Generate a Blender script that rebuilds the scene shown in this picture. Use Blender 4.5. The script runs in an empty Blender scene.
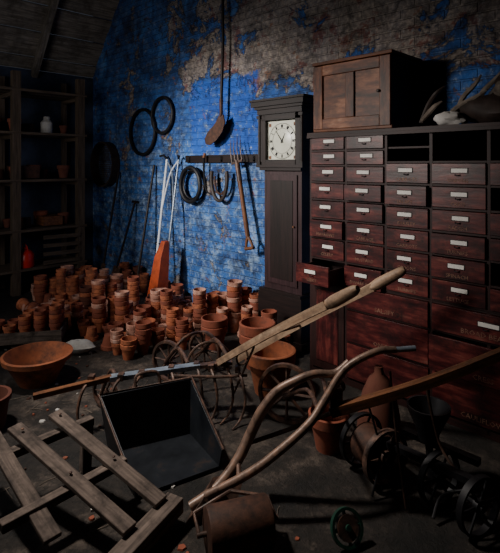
import bpy, math, random
from mathutils import Vector, Matrix, Quaternion
random.seed(7)
rnd = random.uniform
# ------------------------------------------------------------------ room frame
# local x = along the blue wall, local y = 0 at the blue wall (room is y<0), z up
ROOM = Matrix.Translation((2.51, 2.51, 0)) @ Matrix.Rotation(math.radians(-45), 4, 'Z')
ID = Matrix.Identity(4)

# ------------------------------------------------------------------ mesh builder
class B:
    def __init__(s):
        s.v=[]; s.f=[]; s.fm=[]; s.fs=[]; s.loc=[]
    def add(s, vs, fs, mat=0, smooth=False, loc=None):
        o=len(s.v)
        s.v += [Vector(v) for v in vs]
        s.loc += [tuple(l) for l in (loc if loc else vs)]
        for f in fs:
            s.f.append([i+o for i in f]); s.fm.append(mat); s.fs.append(smooth)
    def box(s, c, d, mat=0, M=None):
        hx,hy,hz=d[0]/2,d[1]/2,d[2]/2
        c=Vector(c)
        base=[Vector((x,y,z)) for x in(-hx,hx) for y in(-hy,hy) for z in(-hz,hz)]
        vs=[(M@b if M else b)+c for b in base]
        off=Vector((rnd(0,9),rnd(0,9),rnd(0,9)))
        # grain along the longest side
        k=max(range(3),key=lambda i:d[i])
        loc=[Vector((b[k],b[(k+1)%3],b[(k+2)%3]))+off for b in base]
        s.add(vs,[(0,1,3,2),(4,6,7,5),(0,4,5,1),(2,3,7,6),(0,2,6,4),(1,5,7,3)],mat,False,loc)
    def beam(s,p0,p1,w,h,mat=0,up=(0,0,1),t=1.0,seg=1,sag=0):
        p0=Vector(p0);p1=Vector(p1);d=(p1-p0);L=d.length;d.normalize()
        x=d.cross(Vector(up)); x.normalize(); y=x.cross(d)
        off=Vector((rnd(0,9),rnd(0,9),rnd(0,9)))
        vs=[];lo=[]
        for i in range(seg+1):
            a=i/seg;k=1+(t-1)*a
            c=p0+d*L*a+y*sag*math.sin(math.pi*a)
            for sx,sy in((-1,-1),(1,-1),(1,1),(-1,1)):
                vs.append(c+x*sx*w/2*k+y*sy*h/2*k)
                lo.append(Vector((L*a,sx*w/2,sy*h/2))+off)
        fs=[(3,2,1,0)]
        for i in range(seg):
            o=i*4
            for j in range(4):
                fs.append((o+j,o+(j+1)%4,o+4+(j+1)%4,o+4+j))
        o=seg*4; fs.append((o,o+1,o+2,o+3))
        s.add(vs,fs,mat,False,lo)
    def tube(s,pts,r,mat=0,seg=10,closed=False,n=0,flat=1.0):
        pts=[Vector(p) for p in pts]
        rr=list(r) if hasattr(r,'__len__') else [r]*len(pts)
        if n:
            P=[];R=[];m=len(pts)
            rng=m if closed else m-1
            for i in range(rng):
                g=lambda k:pts[k%m] if closed else pts[max(0,min(m-1,k))]
                a,b,c,d=g(i-1),g(i),g(i+1),g(i+2)
                for j in range(n):
                    t=j/n
                    P.append(0.5*((2*b)+(c-a)*t+(2*a-5*b+4*c-d)*t*t+(3*b-a-3*c+d)*t**3))
                    R.append(rr[i%m]*(1-t)+rr[(i+1)%m]*t)
            if not closed: P.append(pts[-1]);R.append(rr[-1])
            pts,rr=P,R
        m=len(pts);vs=[];lo=[];acc=0;off=rnd(0,9)
        nrm=None
        for i,p in enumerate(pts):
            if closed: t=pts[(i+1)%m]-pts[i-1]
            else: t=pts[min(m-1,i+1)]-pts[max(0,i-1)]
            t.normalize()
            if nrm is None:
                nrm=t.cross(Vector((0,0,1)))
                if nrm.length<.05:nrm=t.cross(Vector((1,0,0)))
            nrm=nrm-t*nrm.dot(t);nrm.normalize();bi=t.cross(nrm)
            if i:acc+=(p-pts[i-1]).length
            for k in range(seg):
                a=2*math.pi*k/seg
                vs.append(p+nrm*math.cos(a)*rr[i]+bi*math.sin(a)*rr[i]*flat)
                lo.append((acc+off,math.cos(a)*rr[i],math.sin(a)*rr[i]))
        fs=[]
        for i in range(m if closed else m-1):
            for k in range(seg):
                a=i*seg;b=((i+1)%m)*seg
                fs.append((a+k,a+(k+1)%seg,b+(k+1)%seg,b+k))
        if not closed:
            fs.append(tuple(range(seg))[::-1]);fs.append(tuple((m-1)*seg+k for k in range(seg)))
        s.add(vs,fs,mat,True,lo)
    def lathe(s,prof,M,mat=0,seg=24,smooth=True,jit=0):
        vs=[]
        for r,z in prof:
            r=max(r,.0004)
            for k in range(seg):
                a=2*math.pi*k/seg
                vs.append(M@Vector((math.cos(a)*r,math.sin(a)*r,z)))
        fs=[]
        for i in range(len(prof)-1):
            for k in range(seg):
                fs.append((i*seg+k,i*seg+(k+1)%seg,(i+1)*seg+(k+1)%seg,(i+1)*seg+k))
        s.add(vs,fs,mat,smooth)
    def cyl(s,p0,p1,r,mat=0,seg=20,r2=None):
        p0=Vector(p0);p1=Vector(p1);d=p1-p0
        M=Matrix.Translation(p0)@d.to_track_quat('Z','Y').to_matrix().to_4x4()
        r2=r if r2 is None else r2
        s.lathe([(0,0),(r,0),(r2,d.length),(0,d.length)],M,mat,seg)
    def ring(s,c,axis,R,r,mat=0,n=40,seg=8,a0=0,a1=2*math.pi,sx=1,sy=1):
        q=Vector(axis).to_track_quat('Z','Y');c=Vector(c)
        full=abs(a1-a0-2*math.pi)<1e-4
        pts=[c+q@Vector((math.cos(a0+(a1-a0)*i/n)*R*sx,math.sin(a0+(a1-a0)*i/n)*R*sy,0)) for i in range(n if full else n+1)]
        s.tube(pts,r,mat,seg,closed=full)
    def wheel(s,c,axis,R,wd,sp,mat=0,hub=.03,th=.008,sr=.005,curved=False):
        c=Vector(c);q=Vector(axis).to_track_quat('Z','Y')
        M=Matrix.Translation(c)@q.to_matrix().to_4x4()
        s.lathe([(R-th,-wd/2),(R,-wd/2),(R,wd/2),(R-th,wd/2),(R-th,-wd/2)],M,mat,40)
        s.lathe([(0,-wd*.9),(hub*.5,-wd*.9),(hub*.55,-wd*.5),(hub,-wd*.4),(hub,wd*.4),(hub*.55,wd*.5),(hub*.5,wd*.9),(0,wd*.9)],M,mat,16)
        for i in range(sp):
            a=2*math.pi*i/sp
            p=lambda r,da:c+q@Vector((math.cos(a+da)*r,math.sin(a+da)*r,0))
            if curved: s.tube([p(hub*.8,0),p(R*.35,.12),p(R*.7,.28),p(R-th,.3)],sr,mat,6,n=3)
            else: s.tube([p(hub*.8,0),p(R-th*.5,0)],sr,mat,6)

def build(name,b,mats,M=ID,bevel=0,parent=None,sub=0):
    xs=[v.x for v in b.v];ys=[v.y for v in b.v];zs=[v.z for v in b.v]
    c=Vector(((min(xs)+max(xs))/2,(min(ys)+max(ys))/2,min(zs)))
    me=bpy.data.meshes.new(name)
    me.from_pydata([tuple(v-c) for v in b.v],[],b.f)
    for m in mats: me.materials.append(m)
    me.polygons.foreach_set('material_index',b.fm)
    me.polygons.foreach_set('use_smooth',b.fs)
    at=me.attributes.new('grain','FLOAT_VECTOR','POINT')
    at.data.foreach_set('vector',[x for l in b.loc for x in l])
    me.update()
    if any(b.fs):
        try: me.set_sharp_from_angle(angle=math.radians(42))
        except Exception: pass
    o=bpy.data.objects.new(name,me)
    bpy.context.scene.collection.objects.link(o)
    o.matrix_world=M@Matrix.Translation(c)
    if bevel:
        bm=o.modifiers.new('bevel','BEVEL');bm.width=bevel;bm.segments=2;bm.limit_method='ANGLE';bm.angle_limit=math.radians(50)
    if parent:
        o.parent=parent;o.matrix_parent_inverse=parent.matrix_world.inverted()
    return o

# ------------------------------------------------------------------ materials
def newmat(name):
    m=bpy.data.materials.new(name);m.use_nodes=True
    nt=m.node_tree;bs=nt.nodes['Principled BSDF']
    return m,nt,bs
def N(nt,t,**k):
    n=nt.nodes.new(t)
    for a,v in k.items():
        if a in n.inputs: n.inputs[a].default_value=v
        else: setattr(n,a,v)
    return n
def ramp(nt,fac,stops):
    r=nt.nodes.new('ShaderNodeValToRGB');e=r.color_ramp.elements
    while len(e)<len(stops): e.new(.5)
    for i,(p,c) in enumerate(stops):
        e[i].position=p;e[i].color=(*c,1)
    nt.links.new(fac,r.inputs[0]);return r
def mixc(nt,fac,a,b):
    m=nt.nodes.new('ShaderNodeMix');m.data_type='RGBA'
    for s,i in((fac,0),(a,6),(b,7)):
        if isinstance(s,(int,float)): m.inputs[i].default_value=s
        elif isinstance(s,tuple): m.inputs[i].default_value=(*s,1)
        else: nt.links.new(s,m.inputs[i])
    return m.outputs[2]
def math_(nt,op,a,b=None):
    m=nt.nodes.new('ShaderNodeMath');m.operation=op
    for i,s in enumerate((a,b)):
        if s is None: continue
        if isinstance(s,(int,float)): m.inputs[i].default_value=s
        else: nt.links.new(s,m.inputs[i])
    return m.outputs[0]
def simple(name,stops,scale=8,rough=.7,metal=0,bump=.3,detail=8,grain=None,spec=.4,dist=.004,seedoff=0,dust=None):
    m,nt,bs=newmat(name)
    if grain:
        a=N(nt,'ShaderNodeAttribute');a.attribute_name='grain';src=a.outputs['Vector']
        mp=N(nt,'ShaderNodeMapping');mp.inputs['Scale'].default_value=grain
    else:
        a=N(nt,'ShaderNodeTexCoord');src=a.outputs['Object']
        mp=N(nt,'ShaderNodeMapping');mp.inputs['Location'].default_value=(seedoff,seedoff*2,0)
    nt.links.new(src,mp.inputs[0])
    n=N(nt,'ShaderNodeTexNoise');n.inputs['Scale'].default_value=scale;n.inputs['Detail'].default_value=detail;n.inputs['Roughness'].default_value=.65
    nt.links.new(mp.outputs[0],n.inputs['Vector'])
    r=ramp(nt,n.outputs['Fac'],stops);col=r.outputs[0]
    if dust:
        tc=N(nt,'ShaderNodeTexCoord');n2=N(nt,'ShaderNodeTexNoise');n2.inputs['Scale'].default_value=dust[1];n2.inputs['Detail'].default_value=10;n2.inputs['Roughness'].default_value=.75
        nt.links.new(tc.outputs['Object'],n2.inputs['Vector'])
        dm=ramp(nt,n2.outputs['Fac'],[(.46,(0,0,0)),(.66,(dust[2],)*3)]).outputs[0]
        col=mixc(nt,dm,col,dust[0])
    nt.links.new(col,bs.inputs['Base Color'])
    bs.inputs['Roughness'].default_value=rough;bs.inputs['Metallic'].default_value=metal
    bs.inputs['Specular IOR Level'].default_value=spec
    if bump:
        bp=N(nt,'ShaderNodeBump');bp.inputs['Strength'].default_value=bump;bp.inputs['Distance'].default_value=dist
        nt.links.new(n.outputs['Fac'],bp.inputs['Height']);nt.links.new(bp.outputs[0],bs.inputs['Normal'])
    return m
def wood(name,a,b,rough=.6,scale=1,bump=.4,spec=.3,dust=None):
    return simple(name,[(.3,a),(.7,b)],scale=scale,rough=rough,grain=(3,45,45),bump=bump,dist=.002,spec=spec,dust=dust)

M_ash   =wood('pale_ash_wood',(.26,.15,.09),(.62,.44,.30),.5,dust=((.13,.09,.07),14,.75))
M_grey  =wood('weathered_grey_wood',(.03,.022,.018),(.20,.15,.125),.8,dust=((.02,.015,.013),9,.85))
M_brown =wood('brown_wood',(.05,.018,.008),(.24,.095,.04),.55,dust=((.02,.014,.012),12,.6))
M_dkwood=wood('dark_oak',(.006,.004,.004),(.020,.010,.009),.5)
M_trunk =wood('clock_case_wood',(.013,.006,.007),(.046,.021,.024),.5)
M_chest =wood('chest_wood',(.05,.014,.006),(.21,.072,.028),.5,dust=((.02,.009,.006),7,.85))
M_peel  =simple('peeling_panel_varnish',[(.36,(.03,.010,.006)),(.5,(.12,.038,.018)),(.62,(.24,.095,.045)),(.72,(.34,.20,.13))],scale=1.0,rough=.5,grain=(4,16,16),bump=.4,dust=((.02,.009,.006),5,.8))
M_shelf =wood('shelf_wood',(.028,.020,.015),(.13,.092,.066),.8)
M_draw  =simple('oxblood_drawer_paint',[(.32,(.014,.004,.005)),(.48,(.07,.012,.013)),(.62,(.17,.036,.030)),(.76,(.30,.12,.09))],scale=1.2,rough=.38,grain=(3,16,16),bump=.35,spec=.45,dust=((.011,.006,.007),6,.95))
M_carc  =simple('cabinet_carcass',[(.3,(.009,.004,.004)),(.7,(.038,.011,.010))],scale=1.2,rough=.55,grain=(3,30,30))
M_inner =simple('dark_inside',[(.3,(.003,.003,.003)),(.7,(.010,.007,.006))],rough=.9)
M_card  =simple('label_card',[(.2,(.72,.69,.64)),(.8,(.95,.93,.90))],scale=40,rough=.8,bump=0)
M_ink   =simple('faded_lettering',[(.35,(.13,.05,.035)),(.65,(.34,.19,.13))],scale=30,rough=.7,bump=0)
M_iron  =simple('rusty_iron',[(.3,(.018,.013,.012)),(.52,(.09,.052,.040)),(.75,(.28,.14,.09))],scale=18,rough=.5,metal=.2,bump=.5)
M_rust  =simple('brown_rust',[(.3,(.02,.011,.009)),(.6,(.08,.033,.02)),(.8,(.13,.06,.035))],scale=22,rough=.7,metal=.15,bump=.6)
M_black =simple('black_iron',[(.3,(.005,.005,.007)),(.7,(.02,.019,.022))],scale=14,rough=.5,metal=.4)
M_pipe  =simple('worn_pipe',[(.3,(.05,.028,.022)),(.5,(.20,.13,.10)),(.75,(.36,.19,.12))],scale=20,rough=.40,metal=.2,bump=.5)
M_steel =simple('blue_steel',[(.3,(.12,.15,.20)),(.7,(.36,.41,.48))],scale=12,rough=.35,metal=.4)
M_white =simple('white_paint',[(.3,(.50,.52,.58)),(.7,(.80,.82,.87))],scale=10,rough=.4)
M_orange=simple('orange_paint',[(.3,(.36,.05,.015)),(.7,(.55,.09,.025))],scale=9,rough=.5,dust=((.10,.03,.018),8,.7))
M_red   =simple('red_enamel',[(.3,(.5,.015,.01)),(.7,(.7,.03,.02))],scale=5,rough=.3)
M_green =simple('green_paint',[(.3,(.005,.02,.013)),(.7,(.012,.07,.045))],scale=20,rough=.5)
M_stone =simple('pale_stone',[(.3,(.3,.28,.26)),(.7,(.6,.58,.56))],scale=8,rough=.9)
M_dial  =simple('dial_enamel',[(.3,(.46,.46,.38)),(.7,(.66,.66,.57))],scale=6,rough=.3,bump=0)
M_straw =simple('dry_roots',[(.3,(.05,.038,.03)),(.7,(.26,.21,.17))],scale=12,rough=.9)
M_leath =simple('old_leather',[(.3,(.012,.008,.007)),(.7,(.05,.032,.026))],scale=10,rough=.6)
M_box   =simple('dark_sheet_metal',[(.3,(.006,.007,.010)),(.6,(.018,.021,.027)),(.8,(.07,.042,.03))],scale=6,rough=.42,metal=.3)
DU=(.055,.028,.02)
TERRA=[simple('terracotta_a',[(.3,(.32,.08,.034)),(.7,(.58,.185,.085))],scale=9,rough=.85,dust=(DU,10,.8)),
       simple('terracotta_b',[(.3,(.17,.042,.023)),(.7,(.39,.108,.058))],scale=12,rough=.85,dust=(DU,12,.8)),
       simple('terracotta_c',[(.3,(.42,.18,.12)),(.55,(.56,.29,.21)),(.8,(.68,.52,.45))],scale=14,rough=.9,dust=((.12,.05,.04),9,.75)),
       simple('terracotta_d',[(.3,(.07,.022,.015)),(.7,(.19,.058,.035))],scale=10,rough=.9,dust=(DU,10,.6))]
M_tbig  =simple('large_pot_clay',[(.3,(.19,.052,.022)),(.7,(.40,.125,.052))],scale=5,rough=.8,dust=((.05,.028,.02),6,.88))

def wall_blue():
    m,nt,bs=newmat('flaking_blue_limewash_on_brick');L=nt.links.new
    tc=N(nt,'ShaderNodeTexCoord');sp=N(nt,'ShaderNodeSeparateXYZ');L(tc.outputs['Object'],sp.inputs[0])
    cb=N(nt,'ShaderNodeCombineXYZ');L(sp.outputs[0],cb.inputs[0]);L(sp.outputs[2],cb.inputs[1])
    X,Z=sp.outputs[0],sp.outputs[2]
    def noise(scale,det=8,ro=.6,dist=0,w=None):
        n=N(nt,'ShaderNodeTexNoise');n.inputs['Scale'].default_value=scale;n.inputs['Detail'].default_value=det
        n.inputs['Roughness'].default_value=ro;n.inputs['Distortion'].default_value=dist
        L((w or cb).outputs[0],n.inputs['Vector']);return n.outputs['Fac']
    def mr(s,a,b,c,d):
        g=N(nt,'ShaderNodeMapRange');g.inputs[1].default_value=a;g.inputs[2].default_value=b;g.inputs[3].default_value=c;g.inputs[4].default_value=d;L(s,g.inputs[0]);return g.outputs[0]
    mul=lambda a,b:math_(nt,'MULTIPLY',a,b)
    br=N(nt,'ShaderNodeTexBrick');L(cb.outputs[0],br.inputs['Vector'])
    br.inputs['Scale'].default_value=1;br.inputs['Brick Width'].default_value=.235;br.inputs['Row Height'].default_value=.078
    br.inputs['Mortar Size'].default_value=.010;br.inputs['Mortar Smooth'].default_value=.5
    br.inputs['Color1'].default_value=(.0,.0,.0,1);br.inputs['Color2'].default_value=(1,1,1,1);br.inputs['Mortar'].default_value=(.5,.5,.5,1)
    n1=noise(1.9,10,.75,.5);n2=noise(6.5,10,.8);n3=noise(2.3,12,.76,.5);n4=noise(24,6,.7);n5=noise(3.6,11,.8,.6);n6=noise(1.1,6,.6,.4)
    blue=ramp(nt,n1,[(.36,(.006,.020,.085)),(.45,(.010,.052,.22)),(.54,(.018,.105,.41)),(.66,(.06,.22,.58))]).outputs[0]
    low=mr(Z,2.2,1.4,0.30,1.0)
    blue=mixc(nt,mul(mul(br.outputs['Color'],.45),low),blue,(.05,.20,.52))
    blue=mixc(nt,mul(mul(br.outputs['Fac'],.45),low),blue,(.12,.20,.37))
    sc=ramp(nt,n2,[(.48,(0,0,0)),(.61,(1,1,1))]).outputs[0]
    blue=mixc(nt,mul(mul(sc,.75),low),blue,(.32,.46,.68))
    dk=ramp(nt,n5,[(.40,(1,1,1)),(.52,(0,0,0))]).outputs[0]
    blue=mixc(nt,mul(dk,.78),blue,(.010,.020,.06))
    # flaked areas: high up and toward the right of the wall (X = u+2.2)
    gz=mr(Z,2.15,2.75,0,1);gx=mr(X,-3.0,-1.2,.02,.18)
    t=math_(nt,'ADD',math_(nt,'ADD',n3,.022),mul(gz,gx))
    mask=ramp(nt,t,[(.60,(0,0,0)),(.625,(1,1,1))]).outputs[0]
    plaster=ramp(nt,n4,[(.3,(.11,.085,.068)),(.5,(.28,.225,.18)),(.7,(.52,.43,.34))]).outputs[0]
    brick=ramp(nt,n4,[(.3,(.09,.030,.018)),(.7,(.28,.11,.06))]).outputs[0]
    deep=ramp(nt,noise(3.4,8,.75,.3),[(.54,(0,0,0)),(.58,(1,1,1))]).outputs[0]
    und=mixc(nt,deep,plaster,brick)
    und=mixc(nt,mul(dk,.75),und,(.03,.024,.022))
    # darker toward the roof, broken up by noise
    top_dark=ramp(nt,math_(nt,'ADD',mr(Z,2.5,3.7,0,.28),mul(n6,.6)),[(.38,(0,0,0)),(.64,(1,1,1))]).outputs[0]
    def band(s,a,b,e=.015): return mul(mr(s,a-e,a+e,0,1),mr(s,b-e,b+e,1,0))
    Xn=math_(nt,'ADD',X,mul(n5,.35));Zn=math_(nt,'ADD',Z,mul(n5,.35))
    panel=mul(band(Xn,WXC-4.36,WXC-3.26),band(Zn,1.95,2.78))
    cob=ramp(nt,n1,[(.36,(.006,.045,.28)),(.62,(.014,.12,.58))]).outputs[0]
    col=mixc(nt,mul(mask,.90),blue,und)
    keep=ramp(nt,n2,[(.52,(1,1,1)),(.58,(.15,.15,.15))]).outputs[0]
    col=mixc(nt,mul(mul(panel,keep),.9),col,cob)
    spk=ramp(nt,noise(13,10,.82),[(.57,(0,0,0)),(.62,(1,1,1))]).outputs[0]
    col=mixc(nt,mul(mul(spk,.7),mr(Z,2.8,2.0,.4,1)),col,(.40,.46,.54))
    rs=ramp(nt,noise(5,9,.78,.3),[(.60,(0,0,0)),(.63,(1,1,1))]).outputs[0]
    col=mixc(nt,mul(rs,.85),col,(.21,.09,.05))
    col=mixc(nt,mul(top_dark,.55),col,(.012,.012,.018))
    L(col,bs.inputs['Base Color']);bs.inputs['Roughness'].default_value=.75
    h=math_(nt,'ADD',mul(br.outputs['Fac'],-1.0),math_(nt,'ADD',mul(n2,1.5),mul(mask,-.7)))
    bp=N(nt,'ShaderNodeBump');bp.inputs['Strength'].default_value=1;bp.inputs['Distance'].default_value=.018
    L(h,bp.inputs['Height']);L(bp.outputs[0],bs.inputs['Normal'])
    return m
def floor_mat():
    m,nt,bs=newmat('dusty_earth_and_concrete_floor');L=nt.links.new
    tc=N(nt,'ShaderNodeTexCoord')
    n=N(nt,'ShaderNodeTexNoise');n.inputs['Scale'].default_value=2.2;n.inputs['Detail'].default_value=12;n.inputs['Roughness'].default_value=.78;L(tc.outputs['Object'],n.inputs['Vector'])
    n2=N(nt,'ShaderNodeTexNoise');n2.inputs['Scale'].default_value=26;n2.inputs['Detail'].default_value=6;n2.inputs['Roughness'].default_value=.8;L(tc.outputs['Object'],n2.inputs['Vector'])
    vo=N(nt,'ShaderNodeTexVoronoi');vo.feature='DISTANCE_TO_EDGE';vo.inputs['Scale'].default_value=1.6;L(tc.outputs['Object'],vo.inputs['Vector'])
    r=ramp(nt,n.outputs['Fac'],[(.40,(.005,.0045,.004)),(.52,(.030,.022,.018)),(.64,(.15,.115,.092))]).outputs[0]
    s=ramp(nt,n2.outputs['Fac'],[(.35,(.25,.25,.25)),(.6,(1,1,1))]).outputs[0]
    mm=nt.nodes.new('ShaderNodeMix');mm.data_type='RGBA';mm.blend_type='MULTIPLY';mm.inputs[0].default_value=.9;L(r,mm.inputs[6]);L(s,mm.inputs[7])
    cr=ramp(nt,vo.outputs['Distance'],[(.0,(1,1,1)),(.012,(0,0,0))]).outputs[0]
    col=mixc(nt,math_(nt,'MULTIPLY',cr,.5),mm.outputs[2],(.006,.005,.004));L(col,bs.inputs['Base Color'])
    bs.inputs['Roughness'].default_value=.7
    h=math_(nt,'ADD',math_(nt,'MULTIPLY',n2.outputs['Fac'],.5),n.outputs['Fac'])
    bp=N(nt,'ShaderNodeBump');bp.inputs['Strength'].default_value=1;bp.inputs['Distance'].default_value=.035;L(h,bp.inputs['Height']);L(bp.outputs[0],bs.inputs['Normal'])
    return m

# ------------------------------------------------------------------ room shell
U0,U1,V1,HT=-7.0,2.6,4.3,4.6
WXC=-(U0+U1)/2
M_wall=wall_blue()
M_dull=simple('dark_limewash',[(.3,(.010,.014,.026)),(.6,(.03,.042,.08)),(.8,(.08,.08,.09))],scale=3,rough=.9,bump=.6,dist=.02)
M_floor=floor_mat()
def slab(name,c,d,mat,Mx=ROOM):
    b=B();b.box(c,d,0);return build(name,b,[mat],Mx)
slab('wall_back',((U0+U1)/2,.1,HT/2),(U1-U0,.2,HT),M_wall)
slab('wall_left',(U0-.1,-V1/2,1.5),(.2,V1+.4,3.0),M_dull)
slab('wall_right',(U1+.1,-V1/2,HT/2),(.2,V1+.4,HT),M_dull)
slab('floor',((U0+U1)/2,-V1/2,-.1),(U1-U0+.4,V1+.4,.2),M_floor)
slab('ceiling',((-5.73+U1)/2,-V1/2,HT+.05),(U1+5.73+.2,V1+.4,.1),M_shelf)
# sloping boarded roof above the left wall
b=B()
nb=11
for i in range(nb):
    a0=i/nb;a1=(i+1)/nb
    x0=-7.02+1.32*a0;z0=2.98+1.66*a0;x1=-7.02+1.32*a1;z1=2.98+1.66*a1
    o=.012*(i%2)
    b.beam(((x0+x1)/2-o,-V1-.2,(z0+z1)/2+.03+o),((x0+x1)/2-o,.0,(z0+z1)/2+.03+o),.186,.03,0,up=Vector((-.78,0,.62)))
for y in(-.9,-2.1,-3.3):
    b.beam((-7.0,y,2.92),(-5.72,y,4.54),.07,.12,0,up=(-.78,0,.62))
M_roof=wood('roof_boards',(.055,.047,.041),(.24,.21,.185),.9,dust=((.035,.029,.025),2.5,.9))
build('ceiling_slope',b,[M_roof],ROOM)
# front wall with window opening (behind / left of camera)
b=B();wy=-V1-.1
W0,W1,WB,WT=-4.9,-2.7,1.1,2.9
b.box(((U0+W0)/2,wy,HT/2),(W0-U0,.2,HT));b.box(((W1+U1)/2,wy,HT/2),(U1-W1,.2,HT))
b.box(((W0+W1)/2,wy,WB/2),(W1-W0,.2,WB));b.box(((W0+W1)/2,wy,(WT+HT)/2),(W1-W0,.2,HT-WT))
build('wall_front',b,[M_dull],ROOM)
b=B()
for i in range(5):
    x=W0+(W1-W0)*i/4;b.box((min(max(x,W0+.025),W1-.025),wy,(WB+WT)/2),(.05,.06,WT-WB))
for i in range(4):
    z=WB+(WT-WB)*i/3;b.box(((W0+W1)/2,wy,min(max(z,WB+.025),WT-.025)),(W1-W0,.05,.05))
build('window_1',b,[M_white],ROOM)

# ------------------------------------------------------------------ seed drawer cabinet
cols=[-2.37,-2.04,-1.71,-1.385,-1.027,-.69,-.35]
zt=1.875;FY=-.5
b=B()
b.box((-1.36,-.26,1.89),(2.06,.51,.03),1)          # top board
b.box((-1.36,-.014,.95),(2.02,.02,1.86),2)           # back
for i,x in enumerate(cols):
    b.box((x,-.25,.95),(.022,.48,1.86),1)
b.box((-1.36,-.25,.025),(2.04,.48,.05),1)
lab=['BEETROOT','SAVOY','LEEKS','MARROWS','KALE','ONIONS','CARROTS','PARSLEY','BROCCOLI','CABBAGE','MUSTARD','CRESS','SPINACH','CAULIFLOWER','CELERY','TURNIPS','BROAD BEANS','DWARF PEAS','RADISH','LETTUCE','SALSIFY','ENDIVE']
texts=[]
def drawer(x0,x1,z0,z1,out=0,label=True,txt=True,dep=.42):
    g=.006;x0+=.011+g/2;x1-=.011+g/2
    o=out+rnd(0,.008)
    zc=(z0+z1)/2;h=z1-z0-.022;xc=(x0+x1)/2;w=x1-x0
    b.box((xc,FY-o+.009,zc),(w,.02,h),0)
    b.box((x0+.006,FY-o+dep/2,zc-.01),(.01,dep,h-.03),1);b.box((x1-.006,FY-o+dep/2,zc-.01),(.01,dep,h-.03),1)
    b.box((xc,FY-o+dep/2,zc-h/2+.01),(w-.02,dep,.01),1);b.box((xc,FY-o+dep,zc-.01),(w-.02,.01,h-.03),1)
    f=FY-o-.001
    if label:
        lw=.10 if w<.4 else .12
        dx=rnd(-.02,.02)
        lz=zc+min(.02,h*.16)
        b.box((xc+dx,f-.002,lz),(lw+.008,.004,.034),4)
        b.box((xc+dx,f-.0045,lz),(lw,.002,.026),3)
        b.tube([(xc-.016,f-.002,lz-.026),(xc-.010,f-.014,lz-.030),(xc+.010,f-.014,lz-.030),(xc+.016,f-.002,lz-.026)],.0035,4,6)
    if txt and h>.1: texts.append((random.choice(lab),xc,f-.002,z0+.022+(.0 if h<.14 else .01),.034 if w<.4 else .045))
rowsA=[1.875,1.76,1.645,1.515,1.38,1.23,1.08,.915,.75]
for ci in(0,1):
    for r in range(8):
        out=0
        if ci==0 and r==7: out=.19
        elif rnd(0,1)<.15: out=rnd(.01,.03)
        drawer(cols[ci],cols[ci+1],rowsA[r+1],rowsA[r],out,True,r>4)
        b.box(((cols[ci]+cols[ci+1])/2,-.25,rowsA[r+1]),(cols[ci+1]-cols[ci]-.022,.48,.014),1)
rowsB=[1.67,1.52,1.37,1.22,1.07,.92,.77]
for ci in(2,3,4,5):
    xc=(cols[ci]+cols[ci+1])/2;w=cols[ci+1]-cols[ci]-.022
    for z in rowsB: b.box((xc,-.25,z),(w,.48,.014),1)
    if ci in(2,5): b.box((xc,-.25,1.77),(w,.46,.014),1)
    for r in range(6):
        if ci>3 and r in(1,4): continue
        drawer(cols[ci],cols[ci+1],rowsB[r+1],rowsB[r],rnd(.01,.03) if rnd(0,1)<.2 else 0,ci<4 or r==2)
rowsC=[.76,.575,.33,.055]
for (a,c) in((1,3),(3,5),(5,6)):
    xc=(cols[a]+cols[c])/2;w=cols[c]-cols[a]-.022
    for r in range(3):
        b.box((xc,-.25,rowsC[r]),(w,.48,.016),1)
        drawer(cols[a],cols[c],rowsC[r+1],rowsC[r],(.05 if (a==3 and r==1) else 0),r==0 and a!=1)
# panelled door below the pulled-out drawer
xc=(cols[0]+cols[1])/2
b.box((xc,FY+.012,.40),(.30,.02,.68),1);b.box((xc,FY-.0005,.40),(.20,.006,.55),0)
# moulded edge on top
b.box((-1.36,FY-.015,1.872),(2.06,.012,.022),1)
cab=build('seed_drawer_cabinet',b,[M_draw,M_carc,M_inner,M_card,M_black],ROOM,bevel=.0025)
tb=B()
for (t,x,y,z,sz) in texts:
    cu=bpy.data.curves.new('t','FONT');cu.body=t;cu.size=sz;cu.align_x='CENTER';cu.resolution_u=1
    ob=bpy.data.objects.new('t',cu);bpy.context.scene.collection.objects.link(ob)
    bpy.context.view_layer.update()
    me=bpy.data.meshes.new_from_object(ob)
    tb.add([(v.co.x+x,y,v.co.y+z) for v in me.vertices],[tuple(p.vertices) for p in me.polygons],0)
    bpy.data.objects.remove(ob);bpy.data.curves.remove(cu);bpy.data.meshes.remove(me)
build('drawer_lettering',tb,[M_ink],ROOM,parent=cab)

# ------------------------------------------------------------------ panelled cupboard standing on the cabinet
b=B()
x0,x1,z0,z1,y0,y1=-2.33,-1.66,1.907,2.44,-.50,-.06
xc=(x0+x1)/2;zc=(z0+z1)/2
b.box((xc,(y0+y1)/2,z1),(x1-x0+.02,y1-y0+.03,.025),0);b.box((xc,(y0+y1)/2,z0+.012),(x1-x0+.01,y1-y0+.01,.024),0)
b.box((x0+.01,(y0+y1)/2,zc),(.02,y1-y0,z1-z0-.03),0);b.box((x1-.01,(y0+y1)/2,zc),(.02,y1-y0,z1-z0-.03),2);b.box((xc,y1,zc),(x1-x0,.015,z1-z0-.03),0)  # right side takes the darker wood: its shade is put into the colour
b.box((xc,y0+.010,zc),(x1-x0-.04,.012,z1-z0-.05),1)
hh=z1-z0-.04
for q in(-1,1): b.box((xc+q*((x1-x0)/2-.045),y0-.006,zc),(.085,.02,hh),1)
for q in(-1,1): b.box((xc,y0-.0055,zc+q*(hh/2-.04)),(x1-x0-.175,.019,.08),1)
b.box((xc,y0-.005,zc),(.075,.018,hh-.16),1)
b.tube([(x1-.09,y0-.015,zc),(x1-.09,y0-.035,zc)],.012,2,8)
build('panelled_cupboard',b,[M_chest,M_peel,M_dkwood],ROOM,bevel=.004)

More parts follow.
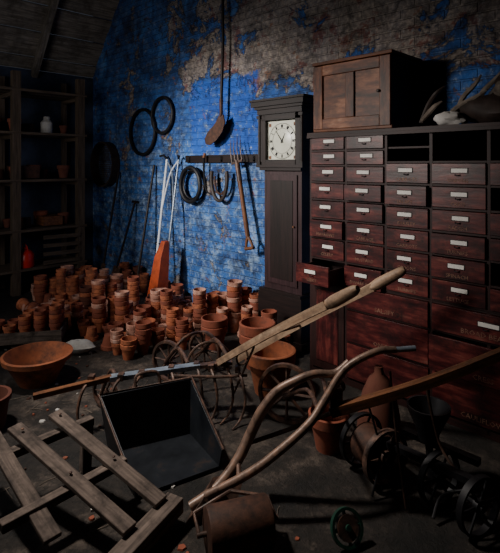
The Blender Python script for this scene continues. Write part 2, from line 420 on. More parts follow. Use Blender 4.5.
# ------------------------------------------------------------------ longcase clock
b=B();cx=-2.90
b.box((cx,-.16,.045),(.56,.28,.09),0);b.box((cx,-.155,.28),(.52,.25,.38),0);b.box((cx,-.155,.485),(.50,.25,.03),0)
b.box((cx+.01,-.14,1.05),(.45,.20,1.12),1)
b.box((cx+.01,-.245,1.06),(.36,.018,1.0),1);b.box((cx+.01,-.256,1.06),(.27,.008,.90),0)
b.tube([(cx+.16,-.254,1.1),(cx+.16,-.272,1.1)],.009,4,8)
b.box((cx,-.15,1.615),(.50,.25,.03),0);b.box((cx,-.15,1.64),(.56,.28,.025),0)
# hood as a frame around the dial
b.box((cx,-.03,1.90),(.50,.02,.52),0)
for s in(-1,1): b.box((cx+s*.245,-.14,1.9),(.02,.22,.52),0)
zf=1.87
for s in(-1,1): b.box((cx+s*.215,-.255,1.885),(.07,.025,.47),0)
b.box((cx,-.255,2.10),(.50,.025,.07),0);b.box((cx,-.255,1.675),(.38,.025,.05),0)
for s in(-1,1):
    for q in(-.04,-.265):
        b.cyl((cx+s*.255,q,1.66),(cx+s*.255,q,2.10),.016,0,12)
        b.box((cx+s*.255,q,1.665),(.045,.045,.03),0);b.box((cx+s*.255,q,2.10),(.045,.045,.03),0)
b.box((cx,-.15,2.145),(.54,.27,.05),0);b.box((cx,-.155,2.18),(.58,.30,.025),0);b.box((cx,-.165,2.215),(.63,.32,.045),0);b.box((cx,-.17,2.25),(.66,.33,.02),0)
b.box((cx,-.225,zf),(.37,.012,.37),2)
d=-.232
Md=Matrix.Translation((cx,d,zf))@Matrix.Rotation(math.radians(90),4,'X')
b.lathe([(0,0.002),(.165,.002),(.168,0)],Md,5,48)
b.ring((cx,d-.003,zf),(0,1,0),.162,.0022,3,48,6);b.ring((cx,d-.003,zf),(0,1,0),.115,.0016,3,48,6)
rom=[3,2,3,3,2,2,3,4,3,1,2,3]
for h in range(12):
    a=math.radians(90-30*(h+1));n=rom[h]
    for k in range(n):
        aa=a+(k-(n-1)/2)*.055
        p0=Vector((cx+math.cos(aa)*.122,d-.004,zf+math.sin(aa)*.122));p1=Vector((cx+math.cos(aa)*.152,d-.004,zf+math.sin(aa)*.152))
        b.beam(p0,p1,.006,.003,3,up=(0,1,0))
for an,l,w in((62,.08,.010),(128,.125,.008)):
    a=math.radians(an);b.beam((cx-math.cos(a)*.02,d-.008,zf-math.sin(a)*.02),(cx+math.cos(a)*l,d-.008,zf+math.sin(a)*l),w,.003,3,up=(0,1,0),t=.35)
b.cyl((cx,d,zf),(cx,d-.012,zf),.009,3,12)
for sx in(-1,1):
    for sz in(-1,1): b.box((cx+sx*.15,-.2315,zf+sz*.15),(.03,.002,.03),4)
build('longcase_clock',b,[M_dkwood,M_trunk,M_dial,M_black,M_brown,M_dial],ROOM,bevel=.003)

# ------------------------------------------------------------------ wall rail, hung tools, hoops
b=B()
b.box((-3.99,-.02,1.72),(1.24,.03,.085),0)
for u in(-4.52,-4.25,-3.95,-3.66,-3.45):
    b.tube([(u,-.033,1.70),(u,-.05,1.69),(u,-.055,1.72),(u,-.055,1.75)],.007,1,6,n=3)
build('tool_rail',b,[M_dkwood,M_black],ROOM,bevel=.004)
b=B();b.ring((-4.45,-.085,1.42),(0,1,0),.20,.026,0,44,8,sx=.9);b.ring((-4.45,-.068,1.42),(0,1,0),.165,.012,0,40,6,sx=.9)
build('harness_collar',b,[M_black],ROOM)
b=B();b.ring((-3.93,-.095,1.50),(0,1,0),.17,.021,0,30,8,a0=math.radians(-200),a1=math.radians(20),sx=.75,sy=1.4)
b.ring((-3.93,-.075,1.50),(0,1,0),.13,.012,1,30,6,a0=math.radians(-190),a1=math.radians(10),sx=.75,sy=1.3)
build('horse_hames',b,[M_leath,M_rust],ROOM)
b=B()
b.tube([(-4.2,-.09,1.73),(-4.2,-.08,1.5),(-4.16,-.08,1.36),(-4.07,-.08,1.32)],[.014,.012,.010,.004],0,8,n=4)
b.tube([(-4.2,-.09,1.73),(-4.2,-.07,1.78)],.016,1,8)
build('hand_sickle',b,[M_black,M_brown],ROOM)
# hanging digging fork : tines up, handle down
b=B();y=-.12
t0=Vector((-3.62,y,1.68));h1=Vector((-3.44,y-.02,.93));dd=(t0-h1).normalized();sd=dd.cross(Vector((0,1,0)))
b.tube([t0,h1],.024,0,10)
b.beam(t0-sd*.08,t0+sd*.08,.02,.022,1)
for k in range(4):
    o=sd*(-.075+.05*k)
    b.tube([t0+o,t0+o+dd*.13,t0+o+dd*.27+Vector((0,.03,0))],[.008,.007,.002],1,6)
b.tube([t0-dd*.2,t0+dd*.02],.027,1,10)
for s in(-1,1): b.tube([h1,h1-dd*.05+sd*.03*s,h1-dd*.12+sd*.052*s],[.018,.015,.013],0,8)
b.tube([h1-dd*.12-sd*.06,h1-dd*.12+sd*.06],.018,0,10)
build('garden_fork',b,[M_brown,M_iron],ROOM)
# turf spade with a long handle hung from above
b=B();x=-3.89
b.tube([(x+.02,-.10,3.95),(x+.03,-.10,3.0),(x-.0,-.10,2.32)],[.013,.016,.018],0,10)
b.tube([(x,-.10,2.36),(x-.0,-.10,2.20),(x-.04,-.12,2.12)],[.022,.018,.014],1,8)
pts=[(.06,2.19),(.085,2.10),(.04,2.00),(-.05,1.92),(-.16,1.87),(-.23,1.88),(-.25,1.94),(-.20,2.01),(-.10,2.08),(-.02,2.15)]
vs=[(x+p[0],-.115,p[1]) for p in pts]+[(x+p[0],-.127,p[1]) for p in pts];n=len(pts)
b.add(vs,[tuple(range(n)),tuple(range(2*n-1,n-1,-1))]+[(i,i+n,(i+1)%n+n,(i+1)%n) for i in range(n)],1)
b.tube([(x+.02,-.0,3.93),(x+.02,-.12,3.92),(x+.02,-.125,3.96)],.008,1,6)
build('turfing_spade',b,[M_dkwood,M_rust],ROOM)
def hoop(name,u,z,R,r=.022,mat=M_black,tilt=0):
    b=B();b.ring((u,-.035,z),(0,1,0),R,r,0,52,8)
    b.tube([(u,-.003,z+R-.01),(u,-.05,z+R-r-.004),(u,-.055,z+R+.01)],.005,0,6)
    build(name,b,[mat],ROOM)
hoop('iron_hoop',-5.55,2.09,.30);hoop('iron_hoop',-5.09,2.28,.225)
# garden sieve hanging in the dark corner
b=B();Ms=Matrix.Translation((-6.5,-.11,1.66))@Matrix.Rotation(math.radians(90),4,'X')
b.lathe([(.30,-.095),(.33,-.095),(.335,.02),(.31,.02),(.30,-.095)],Ms,0,40)
for k in range(-9,10):
    o=k*.031;l=math.sqrt(max(0,.3**2-o*o))
    b.tube([(-6.5+o,-.02,1.66-l),(-6.5+o,-.02,1.66+l)],.004,1,4);b.tube([(-6.5-l,-.022,1.66+o),(-6.5+l,-.022,1.66+o)],.004,1,4)
build('garden_sieve',b,[M_leath,M_leath],ROOM)

# leaning row marker with white tubular handles and orange body
b=B()
L0,L1=Vector((-4.80,-.36,.16)),Vector((-4.96,-.05,1.72));R0,R1=Vector((-4.60,-.36,.16)),Vector((-4.72,-.05,1.72))
b.tube([L0,L0.lerp(L1,.5),L1],.016,0,10);b.tube([R0,R0.lerp(R1,.5),R1],.013,3,10)
b.tube([L1,L1+Vector((-.03,-.03,.05)),L1+Vector((-.09,-.05,.04))],.014,2,8);b.tube([R1,R1+Vector((.03,-.03,.04)),R1+Vector((.06,-.04,.02))],.014,2,8)
for t in(.35,): b.tube([L0.lerp(L1,t),R0.lerp(R1,t)],.009,2,8)
b.tube([L0.lerp(L1,.99),L0.lerp(R0,.6).lerp(L1.lerp(R1,.6),.88),R0.lerp(R1,.62)],.011,3,8,n=5);b.tube([R0.lerp(R1,.99),R0.lerp(L0,.6).lerp(R1.lerp(L1,.6),.88),L0.lerp(L1,.62)],.011,0,8,n=5)
vs=[];
for (z,w,dp,yy) in((.12,.095,.08,-.40),(.58,.065,.06,-.33),(.76,.035,.03,-.28)):
    for sx,sy in((-1,-1),(1,-1),(1,1),(-1,1)): vs.append((-4.66+sx*w-(z-.12)*.02,yy+sy*dp,z))
fs=[(3,2,1,0),(8,9,10,11)]
for i in(0,4):
    for j in range(4): fs.append((i+j,i+(j+1)%4,i+4+(j+1)%4,i+4+j))
b.add(vs,fs,1)
b.wheel((-4.71,-.40,.10),(1,0,0),.10,.03,6,2)
build('line_marker',b,[M_white,M_orange,M_black,M_steel],ROOM,bevel=.004)
def leaning(name,u,v,u2,z,kind,mat=M_dkwood):
    b=B();p=Vector((u,-v,.02));q=Vector((u2,-.04,z))
    d=(q-p).normalized();b.tube([p+d*.28,q],.015,0,8)
    sx=d.cross(Vector((0,1,0))).normalized()
    if kind=='rake':
        b.tube([p+d*.3,p+d*.03],.008,1,6);b.beam(p+d*.05-sx*.16,p+d*.05+sx*.16,.02,.02,1)
        for k in range(9):
            c=p+d*.05+sx*(-.15+.0375*k);b.tube([c,c+Vector((0,-.07,-.01))],.004,1,5)
    elif kind=='spade':
        b.beam(p+d*.30,p,.17,.008,1,up=(0,1,0),t=1)
        b.beam(q-sx*.06,q+sx*.06,.03,.03,0)
    else:
        b.beam(p+d*.28,p+d*.02,.10,.008,1,up=(0,1,0),t=1.4)
    build(name,b,[mat,M_iron],ROOM)
leaning('garden_rake',-5.22,.35,-5.26,1.65,'rake')
leaning('garden_spade',-5.75,.38,-5.72,1.15,'spade',M_dkwood)
leaning('draw_hoe',-6.1,.35,-6.15,1.55,'hoe')

# ------------------------------------------------------------------ shelf rack on the left
b=B()
sx0,sx1=-6.95,-6.36
for y in(-.50,-1.35,-2.3):
    b.box((sx1-.035,y,1.42),(.09,.10,2.84),0);b.box((sx0+.04,y,1.42),(.06,.06,2.84),0)
    for z in(.30,.80,1.44,2.05,2.6): b.box(((sx0+sx1)/2,y,z-.04),(sx1-sx0,.05,.05),0)
for z in(.30,.80,1.44,2.05,2.6):
    for k in range(3):
        b.box((sx0+.11+k*.2,-1.40,z+.004*k),(.19,1.96,.032),0)
for k in range(4): b.beam((sx1+.015,-.52,.36+.11*k),(sx1+.015,-1.02,.37+.11*k),.05,.018,0,up=(1,0,0))
build('shelf_rack',b,[M_shelf],ROOM)
POT=lambda R,h:[(0,0),(.62*R,0),(.86*R,.70*h),(.98*R,.73*h),(R,h*.98),(.96*R,h),(.89*R,h),(.86*R,.72*h),(.56*R,.07*h),(0,.07*h)]
b=B()
def T(x,y,z,rx=0,ry=0): return Matrix.Translation((x,y,z))@Matrix.Rotation(rx,4,'X')@Matrix.Rotation(ry,4,'Y')
for z in(.832,1.472,2.082):
    y=-.66
    while y>-2.2:
        R=rnd(.05,.10);k=random.random();xx=rnd(-6.72,-6.50)
        if k<.45: b.lathe(POT(R,R*1.9),T(xx,y,z),random.choice([0,1]),16)
        elif k<.7: b.lathe([(0,0),(R*.8,0),(R*.85,.15),(R*.45,.19),(R*.45,.23),(0,.23)],T(xx,y,z),2,16)
        else: b.lathe([(0,0),(R,0),(R,.12),(0,.12)],T(xx,y,z),3,16)
        y-=R*2+rnd(.02,.09)
b.box((-6.62,-1.18,1.56),(.34,.30,.16),3);b.box((-6.62,-.85,.90),(.34,.26,.12),4)
build('shelf_jars_and_tins',b,[TERRA[1],TERRA[3],M_stone,M_rust,M_brown],ROOM)
b=B();Mr=T(-6.48,-1.20,.327)
b.lathe([(0,0),(.105,0),(.11,.02),(.105,.16),(.07,.21),(.03,.23),(.03,.26),(0,.26)],Mr,0,24)
b.ring((-6.48,-1.20,.55),(0,1,.2),.085,.006,0,24,6,a0=0,a1=math.pi)
build('red_oil_can',b,[M_red],ROOM)

# ------------------------------------------------------------------ terracotta pot stacks
b=B()
def stack(u,v,R,n,lean=0,inv=False):
    h=R*rnd(1.75,2.1);z=0;mi=random.choice([0,0,1,1,1,2,2,3])
    for k in range(n):
        m=mi if rnd(0,1)<.6 else random.choice([0,1,2])
        lx=rnd(-.05,.05)+lean;ly=rnd(-.05,.05)
        if inv: Mx=T(u+z*lean,-v,z+h,math.pi+lx,ly)
        else: Mx=T(u+rnd(-.005,.005),-v-z*lean,z,lx,ly)
        b.lathe(POT(R,h),Mx,m,18)
        z+=h*rnd(.30,.36)
avoid=[(-3.27,.73,.19),(-2.74,.73,.20),(-4.7,.42,.22),(-5.22,.36,.17),(-5.75,.38,.14),(-6.1,.35,.1),(-3.02,1.05,.26),(-3.03,1.40,.26),(-4.61,1.94,.42),(-4.03,1.64,.16),(-3.73,2.10,.27)]
u=-6.0
while u<-2.62:
    v=.12+rnd(0,.03)
    vmax=1.52 if u<-3.5 else .95
    if u<-5.0: vmax=1.3
    while v<vmax:
        R=rnd(.050,.078)
        bad=any(math.hypot(u-a,v-c)<r+R for a,c,r in avoid) or (u>-3.25 and v<.42)
        if not bad and rnd(0,1)<.95:
            n=random.choice([2,3,4,5,6,7,8]) if v<1.1 else random.choice([1,2,3,4,5])
            if rnd(0,1)<.12: stack(u,v,R,1,0,True)
            else: stack(u,v,R,n,rnd(-.04,.04))
        v+=.152+rnd(0,.012)
    u+=.158
# lying pots along the front
lying=0
while lying<20:
    uu=rnd(-5.6,-3.9);vv=rnd(1.60,1.75) if uu>-5 else rnd(1.4,1.6);R=rnd(.045,.075)
    if any(math.hypot(uu-a,vv-c)<r+R*1.9 for a,c,r in avoid): continue
    lying+=1
    a=rnd(0,6.28);Mx=Matrix.Translation((uu,-vv,R))@Matrix.Rotation(a,4,'Z')@Matrix.Rotation(math.radians(84),4,'Y')
    b.lathe(POT(R,R*1.9),Mx,random.choice([0,1,2]),18)
build('terracotta_pot_stacks',b,TERRA,ROOM)
# larger pots near the hoe wheels
def bigpot(name,x,y,R,h,n=1,rx=0,ry=0,z=0,mat=M_tbig):
    b=B()
    for k in range(n): b.lathe(POT(R,h),T(x,y,z+k*h*.3,rx,ry),0,32)
    build(name,b,[mat])
bigpot('large_terracotta_pot',.15,3.50,.185,.31)
bigpot('large_terracotta_pot',.06,3.93,.15,.28,2,mat=TERRA[1])
bigpot('large_terracotta_pot',-.32,4.3,.12,.22,2,mat=TERRA[1])
bigpot('large_terracotta_pot',.46,2.80,.12,.21,1,mat=TERRA[1])
# wide pan at left
b=B()
b.lathe([(0,0),(.13,0),(.14,.015),(.225,.17),(.25,.18),(.255,.215),(.235,.22),(.215,.19),(.12,.035),(0,.03)],T(-1.62,3.66,.0),0,48)
build('terracotta_pan',b,[M_tbig])
b=B()
b.lathe([(0,0),(.11,0),(.13,.15),(.145,.17),(.145,.20),(.125,.20),(.105,.04),(0,.03)],T(-1.66,3.02,0),0,32)
build('clay_basin',b,[TERRA[3]])
# seed tray with small pots
b=B();c=Vector((-2.12,4.40,0))
RZ=Matrix.Rotation(math.radians(12),3,'Z')
def bx(lx,ly,lz,d,m=0): b.box(c+RZ@Vector((lx,ly,lz)),d,m,RZ)
bx(0,0,.09,(.78,.36,.02));bx(0,-.18,.12,(.80,.015,.10));bx(0,.18,.12,(.80,.015,.10));bx(-.39,0,.12,(.015,.36,.10));bx(.39,0,.12,(.015,.36,.10))
for s in(-.34,0,.34): bx(s,-.12,.04,(.05,.05,.08));bx(s,.12,.04,(.05,.05,.08))
for i in range(6):
    for j in range(2):
        if rnd(0,1)<.85:
            p=c+RZ@Vector((-.32+.13*i,-.08+.16*j,.1));b.lathe(POT(.055,.11),T(p.x,p.y,p.z),random.choice([1,2]),16)
            if i>2:
                for k in range(i-1): b.lathe(POT(.055,.11),T(p.x,p.y,p.z+.04*(k+1)),1+k%2,16)
build('seed_tray',b,[M_grey,TERRA[1],TERRA[0]])
b=B();sm=[]
c=Vector((-1.50,4.20,.06))
for i in range(9):
    for k in range(12):
        th=math.pi*i/8;ph=2*math.pi*k/12;f=1+rnd(-.15,.15)
        sm.append(c+Vector((math.sin(th)*math.cos(ph)*.14*f,math.sin(th)*math.sin(ph)*.07*f,math.cos(th)*.06*f)))
b.add(sm,[(i*12+k,i*12+(k+1)%12,(i+1)*12+(k+1)%12,(i+1)*12+k) for i in range(8) for k in range(12)],0,True)
build('pale_stone',b,[M_stone])

# ------------------------------------------------------------------ wheel hoe with pale ash handles
b=B()
A0,A1=Vector((-.20,3.22,.33)),Vector((.551,2.45,1.02))
Bq0,Bq1=Vector((-.08,3.27,.33)),Vector((.904,2.80,1.04))
for p,q,ww in((A0,A1,.056),(Bq0,Bq1,.045)):
    d=(q-p);L=d.length;d.normalize()
    b.beam(p,q-d*.22,ww,.04,0,t=1.15,seg=6,sag=.01)
    b.tube([q-d*.24,q-d*.18,q-d*.10,q-d*.03,q],[.026,.038,.036,.032,.018],0,14,n=3,flat=.9)
b.tube([A0.lerp(A1,.45),Bq0.lerp(Bq1,.42)],.008,1,8)
b.tube([A0.lerp(A1,.30)+Vector((0,0,-.02)),Vector((-.12,3.2,.10))],.007,1,6)
for p in (A0.lerp(A1,.12),A0.lerp(A1,.42),Bq0.lerp(Bq1,.10),Bq0.lerp(Bq1,.40)):
    b.cyl(p+Vector((0,0,.015)),p+Vector((0,0,.032)),.010,1,8)
# main beam running left, steel faced
b.beam((-.12,3.24,.32),(-.36,3.22,.30),.05,.02,1)
b.beam((-.34,3.22,.305),(-.887,3.04,.30),.06,.028,2)
b.beam((-.88,3.05,.30),(-1.30,2.88,.26),.04,.03,3)
ax=Vector((.5,.86,0)).normalized()
w1=Vector((-.62,3.66,.155));w2=Vector((-.37,3.90,.15));w3=Vector((-.98,3.25,.11))
b.wheel(w1,ax,.155,.03,8,1,hub=.03,th=.018,sr=.008)
b.wheel(w2,ax,.15,.03,8,1,hub=.03,th=.016,sr=.008)
b.wheel(w3,ax,.11,.025,6,1,hub=.025,th=.012,sr=.006)
b.tube([w1-ax*.05,w1+ax*.12],.009,1,8);b.tube([w2-ax*.14,w2+ax*.06],.009,1,8)
for w,e in((w1,Vector((-.42,3.24,.31))),(w2,Vector((-.16,3.3,.34))),(w3,Vector((-.85,3.06,.29)))):
    b.tube([w-ax*.04,(w+e)/2+Vector((0,0,.10)),e],.013,1,8,n=4)
b.tube([w1-ax*.04,w1+Vector((.12,-.05,.19)),w2+Vector((-.02,-.08,.16)),w2-ax*.04],.012,1,8,n=4)
# arched frame and hooked tines
b.ring((-.30,3.50,.20),(0.3,-.95,0),.16,.010,1,24,8,a0=0,a1=math.pi)
for (x,y,s) in((-.36,3.16,1),(-.26,3.12,1),(-.16,3.16,1),(-.70,3.02,-1),(-.82,2.98,-1),(-1.0,2.96,-1),(-.52,3.10,1),(-.08,3.1,1)):
    b.tube([(x,y+.06,.30),(x+.03*s,y-.01,.26),(x+.05*s,y-.04,.14),(x+.02*s,y-.06,.04),(x-.03*s,y-.12,.006)],[.010,.010,.009,.008,.005],1,8,n=4)
    b.box((x,y+.07,.305),(.035,.05,.04),1)
b.tube([(-.5,3.12,.28),(-.2,3.1,.28),(-.02,3.15,.27)],.010,1,8)
b.ring((-.05,3.20,.37),(.6,-.7,0),.05,.007,1,20,6)
build('wheel_hoe',b,[M_ash,M_iron,M_steel,M_brown])

# wheeled plough
b=B()
axx=Vector((.35,.93,0)).normalized()
c1=Vector((.235,3.07,.19))
b.wheel(c1,axx,.19,.03,8,0,hub=.032,th=.020,sr=.010)
b.tube([c1-axx*.07,c1+axx*.07],.010,0,8)
b.tube([c1-axx*.06,Vector((.33,2.80,.34)),Vector((.343,2.42,.42))],.012,0,8,n=4)
b.tube([c1+axx*.06,Vector((.42,2.95,.36)),Vector((.40,2.46,.44))],.012,0,8,n=4)
# wooden handle on the right
b.beam((.40,2.37,.435),(1.20,2.16,.83),.055,.045,1,t=.85,seg=8,sag=-.02)
b.tube([(.46,2.37,.45),(.2,2.40,.33),(-.03,2.42,.24)],.011,0,8,n=3)
# curved tubular handles
b.tube([(.83,2.41,.73),(.72,2.41,.722)],.014,3,12)
b.tube([(.73,2.41,.723),(.625,2.40,.715),(.475,2.39,.635),(.367,2.35,.50),(.278,2.30,.404),(.094,2.26,.267),(-.047,2.25,.18),(-.21,2.25,.10)],[.017,.018,.019,.020,.021,.021,.021,.019],2,14,n=6)
b.tube([(.50,2.43,.655),(.427,2.42,.60),(.33,2.41,.602),(.25,2.40,.58),(.14,2.40,.52),(.06,2.40,.42),(.0,2.40,.30),(-.06,2.36,.20),(-.16,2.29,.11),(-.28,2.24,.055)],[.016,.019,.020,.022,.025,.027,.027,.026,.024,.022],2,14,n=5)
b.cyl((.40,2.37,.53),(.46,2.44,.53),.03,0,14)
b.box((.425,2.40,.50),(.06,.09,.10),0)
b.tube([(-.05,2.25,.17),(-.06,2.38,.20)],.012,0,8)
vs=[(-.22,2.22,.10),(-.18,2.32,.14),(-.02,2.34,.16),(-.08,2.24,.01),(-.30,2.18,.01),(-.26,2.32,.02)]
b.add(vs,[(0,1,2,3),(0,3,4),(0,4,5,1),(3,2,5,4)],0)
build('wheeled_plough',b,[M_iron,M_brown,M_pipe,M_steel])

# rusty roller
b=B();c=Vector((-.05,2.06,.10));a=Vector((.95,.30,0)).normalized()
Mq=Matrix.Translation(c-a*.14)@a.to_track_quat('Z','Y').to_matrix().to_4x4()
b.lathe([(0,0),(.085,0),(.097,.004),(.10,.012),(.10,.268),(.097,.276),(.085,.28),(0,.28)],Mq,0,36)
b.tube([c-a*.18,c+a*.18],.011,1,10)
b.tube([c-a*.17,c-a*.17+Vector((-.03,.06,.05)),c+Vector((-.04,.135,.06))],.009,1,8);b.tube([c+a*.17,c+a*.17+Vector((-.03,.06,.05)),c+Vector((-.04,.135,.06))],.009,1,8)
build('garden_roller',b,[M_rust,M_iron])

# seed drill at right: drum wheel, hopper, rods
b=B();ax2=Vector((.45,-.89,0)).normalized()
c=Vector((.70,2.48,.14))
b.wheel(c,ax2,.14,.035,6,2,hub=.035,th=.014,sr=.008)
Mq=Matrix.Translation(c+ax2*-.02)@(-ax2).to_track_quat('Z','Y').to_matrix().to_4x4()
b.lathe([(0,0),(.095,0),(.10,.01),(.10,.15),(0,.15)],Mq,1,28)
b.wheel(c-ax2*.19,ax2,.14,.03,6,0,hub=.03,th=.012,sr=.007)
c2=Vector((1.02,2.14,.13));b.wheel(c2,ax2,.13,.03,6,0,hub=.03,th=.012,sr=.007)
b.wheel(c2-ax2*.22,ax2,.13,.03,6,0,hub=.03,th=.012,sr=.007);b.tube([c2+ax2*.03,c2-ax2*.26],.010,0,8)
b.beam((.72,2.50,.20),(1.02,2.16,.22),.04,.03,0);b.beam((.84,2.62,.20),(1.12,2.34,.20),.04,.03,0)
b.tube([(.70,2.40,.62),(.71,2.34,.35),(.74,2.28,.02)],.006,2,8);b.tube([(.60,2.5,.45),(.66,2.44,.2),(.60,2.36,.02)],.006,0,8,n=4)
b.tube([(.86,2.36,.60),(.92,2.34,.30),(.98,2.24,.2)],.007,2,8,n=4)
b.tube([(.84,2.2,.03),(.9,2.25,.10),(1.0,2.2,.16)],.008,0,8,n=4)
Mh=T(.93,2.50,.22)
b.lathe([(0,0),(.05,0),(.055,.04),(.105,.15),(.11,.18),(.10,.18),(.05,.06),(0,.05)],Mh,0,24)
b.tube([(.93,2.50,.23),(.93,2.46,.05)],.02,0,8)
build('seed_drill',b,[M_black,M_rust,M_iron])
b=B();b.wheel((.42,2.08,.078),(.3,-.8,.45),.075,.022,4,0,hub=.025,th=.012,sr=.008)
b.lathe([(0,0),(.05,0),(.05,.012),(0,.012)],Matrix.Translation((.42,2.08,.078))@Vector((.3,-.8,.45)).to_track_quat('Z','Y').to_matrix().to_4x4(),1,20)
build('green_land_wheel',b,[M_green,M_iron])
b=B();c=Vector((.80,2.98,.0))
b.lathe([(0,.40),(.025,.40),(.03,.36),(.06,.33),(.10,.24),(.125,.12),(.135,0),(.12,0),(.11,.12),(0,.28)],Matrix.Translation(c),0,24)
build('rhubarb_forcer',b,[TERRA[3]])

# ------------------------------------------------------------------ open metal scoop / grass box
b=B()
BL,BR,FL,FR=Vector((-.80,2.72,0)),Vector((-.36,2.92,0)),Vector((-.56,2.36,0)),Vector((-.16,2.60,0))
def plate(q,th=.012,m=0):
    q=[Vector(p) for p in q];n=(q[1]-q[0]).cross(q[3]-q[0]).normalized()*th
    vs=q+[p+n for p in q];b.add(vs,[(3,2,1,0),(4,5,6,7),(0,1,5,4),(1,2,6,5),(2,3,7,6),(3,0,4,7)],m)
U=Vector((0,0,1));bk=(BL-FL).normalized();sd=(FR-FL).normalized()
plate([FL+U*.01,FR+U*.01,BR+U*.01,BL+U*.01])
plate([BL+U*.01,BR+U*.01,BR+U*.33+bk*.05+sd*.03,BL+U*.33+bk*.05-sd*.04])
plate([FL+U*.01,BL+U*.01,BL+U*.33+bk*.05-sd*.04,FL+U*.10-sd*.02])
plate([BR+U*.01,FR+U*.01,FR+U*.10+sd*.02,BR+U*.33+bk*.05+sd*.03])
b.tube([FL+U*.10-sd*.02,BL+U*.335+bk*.05-sd*.04,BR+U*.335+bk*.05+sd*.03,FR+U*.10+sd*.02],.008,1,8)
b.tube([BL.lerp(BR,.35)+U*.33+bk*.05,BL.lerp(BR,.38)+U*.40+bk*.07,BL.lerp(BR,.62)+U*.40+bk*.07,BL.lerp(BR,.65)+U*.33+bk*.05],.009,1,8,n=4)
build('grass_box',b,[M_box,M_iron],bevel=.002)

# ------------------------------------------------------------------ slatted wooden frame bottom-left
b=B()
b.beam((-1.04,2.55,.33),(-.40,2.165,.13),.075,.022,0)
b.beam((-1.19,2.42,.33),(-.50,2.00,.13),.075,.022,0)
b.beam((-1.36,2.46,.33),(-.80,1.95,.13),.075,.022,0)
b.beam((-.86,2.62,.26),(-1.28,2.20,.25),.05,.04,0)
b.beam((-.62,2.38,.185),(-1.02,1.96,.17),.05,.04,0)
b.beam((-.345,2.23,.085),(-.54,1.86,.075),.09,.07,0)
b.beam((-.50,1.90,.07),(-.95,1.78,.07),.06,.06,0)
b.beam((-.88,2.60,.26),(-.89,2.59,.0),.05,.05,0);b.beam((-1.24,2.24,.25),(-1.26,2.22,.0),.05,.05,0)
for p in((-1.0,2.527,.335),(-.66,2.325,.235),(-1.13,2.385,.335),(-.82,2.195,.24)):
    b.cyl(p,(p[0],p[1],p[2]+.008),.008,1,8)
build('slatted_wooden_frame',b,[M_grey,M_iron],bevel=.004)

# ------------------------------------------------------------------ sherds, straw and chips on the floor
b=B();R3=random.Random(11)
def rr3(a,c): return R3.uniform(a,c)
for i in range(260):
    u=rr3(-4.9,-.6);v=rr3(1.75,3.2)
    if R3.random()<.35: u=rr3(-4.2,-2.6);v=rr3(1.55,2.1)
    k=R3.random();a=rr3(0,6.28);z=.0015
    if k<.55:
        n=R3.randint(4,6);R=rr3(.006,.022);h=rr3(.003,.008)
        pts=[(u+math.cos(a+6.28*j/n)*R*rr3(.6,1.2),-v+math.sin(a+6.28*j/n)*R*rr3(.6,1.2)) for j in range(n)]
        vs=[(x,y,z) for x,y in pts]+[(x*.85+u*.15,y*.85-v*.15,z+h) for x,y in pts]
        b.add(vs,[tuple(range(n))[::-1],tuple(range(n,2*n))]+[(j,(j+1)%n,n+(j+1)%n,n+j) for j in range(n)],R3.choice([0,0,1,2]))
    else:
        l=rr3(.02,.07);dx,dy=math.cos(a)*l,math.sin(a)*l
        b.tube([(u-dx,-v-dy,.003),(u+rr3(-.01,.01),-v+rr3(-.01,.01),.005),(u+dx,-v+dy,.003)],rr3(.0012,.0024),3,5)
build('floor_debris',b,[TERRA[1],M_stone,M_rust,M_straw],ROOM)

# ------------------------------------------------------------------ bundle on top of the cabinet
b=B();R2=random.Random(3)
for i in range(30):
    x=-1.52+.036*i;y=R2.uniform(-.42,-.14)
    p=Vector((x,y,1.93+R2.uniform(0,.02)))
    dx=R2.uniform(.08,.32);h=R2.uniform(.05,.36)
    b.tube([p,p+Vector((dx*.3,R2.uniform(-.03,.03),h*.5)),p+Vector((dx*.7,R2.uniform(-.03,.03),h*.8)),p+Vector((dx,0,h))],[.013,.018,.015,.006],0 if i%3 else 1,7,n=4)
def blob(c,rx,ry,rz,m,sdv=0):
    sm=[]
    for i in range(11):
        for k in range(16):
            th=math.pi*i/10;ph=2*math.pi*k/16;f=1+.16*math.sin(3*ph+i+sdv)+R2.uniform(-.06,.06)
            sm.append(Vector(c)+Vector((math.sin(th)*math.cos(ph)*rx*f,math.sin(th)*math.sin(ph)*ry*f,math.cos(th)*rz*f)))
    for p in sm: p.z=max(p.z,1.91)
    b.add(sm,[(i*16+k,i*16+(k+1)%16,(i+1)*16+(k+1)%16,(i+1)*16+k) for i in range(10) for k in range(16)],m,True)
blob((-.98,-.26,2.0),.30,.16,.10,1);blob((-.85,-.24,2.14),.22,.15,.13,1,2);blob((-1.32,-.36,1.955),.10,.06,.045,2,1);blob((-.95,-.38,2.12),.09,.05,.05,0,3)
build('bundle_of_roots_and_sacking',b,[M_straw,M_leath,M_stone],ROOM)

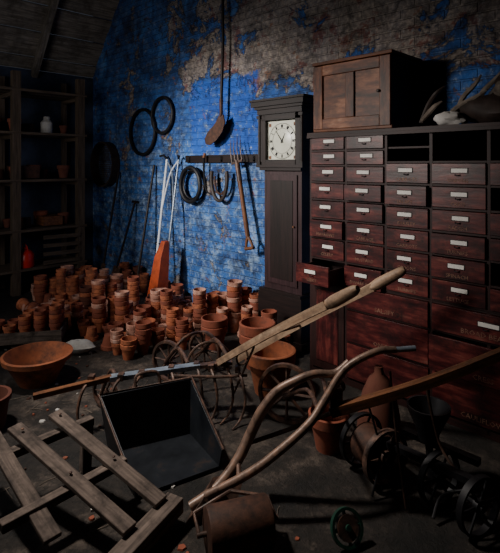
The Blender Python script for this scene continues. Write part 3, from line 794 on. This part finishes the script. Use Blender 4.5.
# ------------------------------------------------------------------ lights
def rp(u,v,z): return ROOM@Vector((u,-v,z))
def place(o,p,t):
    bpy.context.scene.collection.objects.link(o);o.matrix_world=Matrix.Translation(Vector(p))@(Vector(t)-Vector(p)).to_track_quat('-Z','Y').to_matrix().to_4x4();return o
def area(name,p,t,sx,sy,e,col,spread=180):
    l=bpy.data.lights.new(name,'AREA');l.shape='RECTANGLE';l.size=sx;l.size_y=sy;l.energy=e;l.color=col;l.spread=math.radians(spread)
    return place(bpy.data.objects.new(name,l),p,t)
def spot(name,p,t,ang,e,col,rad=.3,blend=1):
    l=bpy.data.lights.new(name,'SPOT');l.spot_size=math.radians(ang);l.spot_blend=blend;l.energy=e;l.color=col;l.shadow_soft_size=rad
    return place(bpy.data.objects.new(name,l),p,t)
area('window_daylight',rp(-3.8,4.15,2.0),rp(-5.0,0,1.9),1.9,1.5,24,(1,.97,.93),150)
spot('window_shaft',rp(-4.4,4.1,2.75),rp(-3.9,0,1.35),52,1000,(1,.96,.90),.22)
spot('overhead_spot',rp(-3.5,3.1,4.3),rp(-2.4,1.85,.45),50,880,(1,.92,.82),.18)  # added spot on the foreground tools; the roof has no skylight
spot('cabinet_spot',rp(-3.1,4.1,2.5),rp(-2.15,.5,1.5),44,360,(1,.92,.84),.25)  # added spot to brighten the drawer cabinet; no doorway stands here
w=bpy.data.worlds.new('World');bpy.context.scene.world=w;w.use_nodes=True
w.node_tree.nodes['Background'].inputs[0].default_value=(.5,.6,.8,1);w.node_tree.nodes['Background'].inputs[1].default_value=.1

# ------------------------------------------------------------------ camera
cam=bpy.data.cameras.new('Camera');co=bpy.data.objects.new('Camera',cam);bpy.context.scene.collection.objects.link(co)
co.matrix_world=Matrix.Translation((0,0,1.65))@Matrix.Rotation(math.radians(90),4,'X')
cam.sensor_fit='HORIZONTAL';cam.sensor_width=36;cam.lens=36*480/500;cam.shift_y=-(276.5-165)/500
cam.clip_start=.05
bpy.context.scene.camera=co
# square the whole building to the world axes
bpy.context.view_layer.update()
INV=ROOM.inverted()
for o in list(bpy.context.scene.objects):
    if o.parent is None: o.matrix_world=INV@o.matrix_world
bpy.context.view_layer.update()
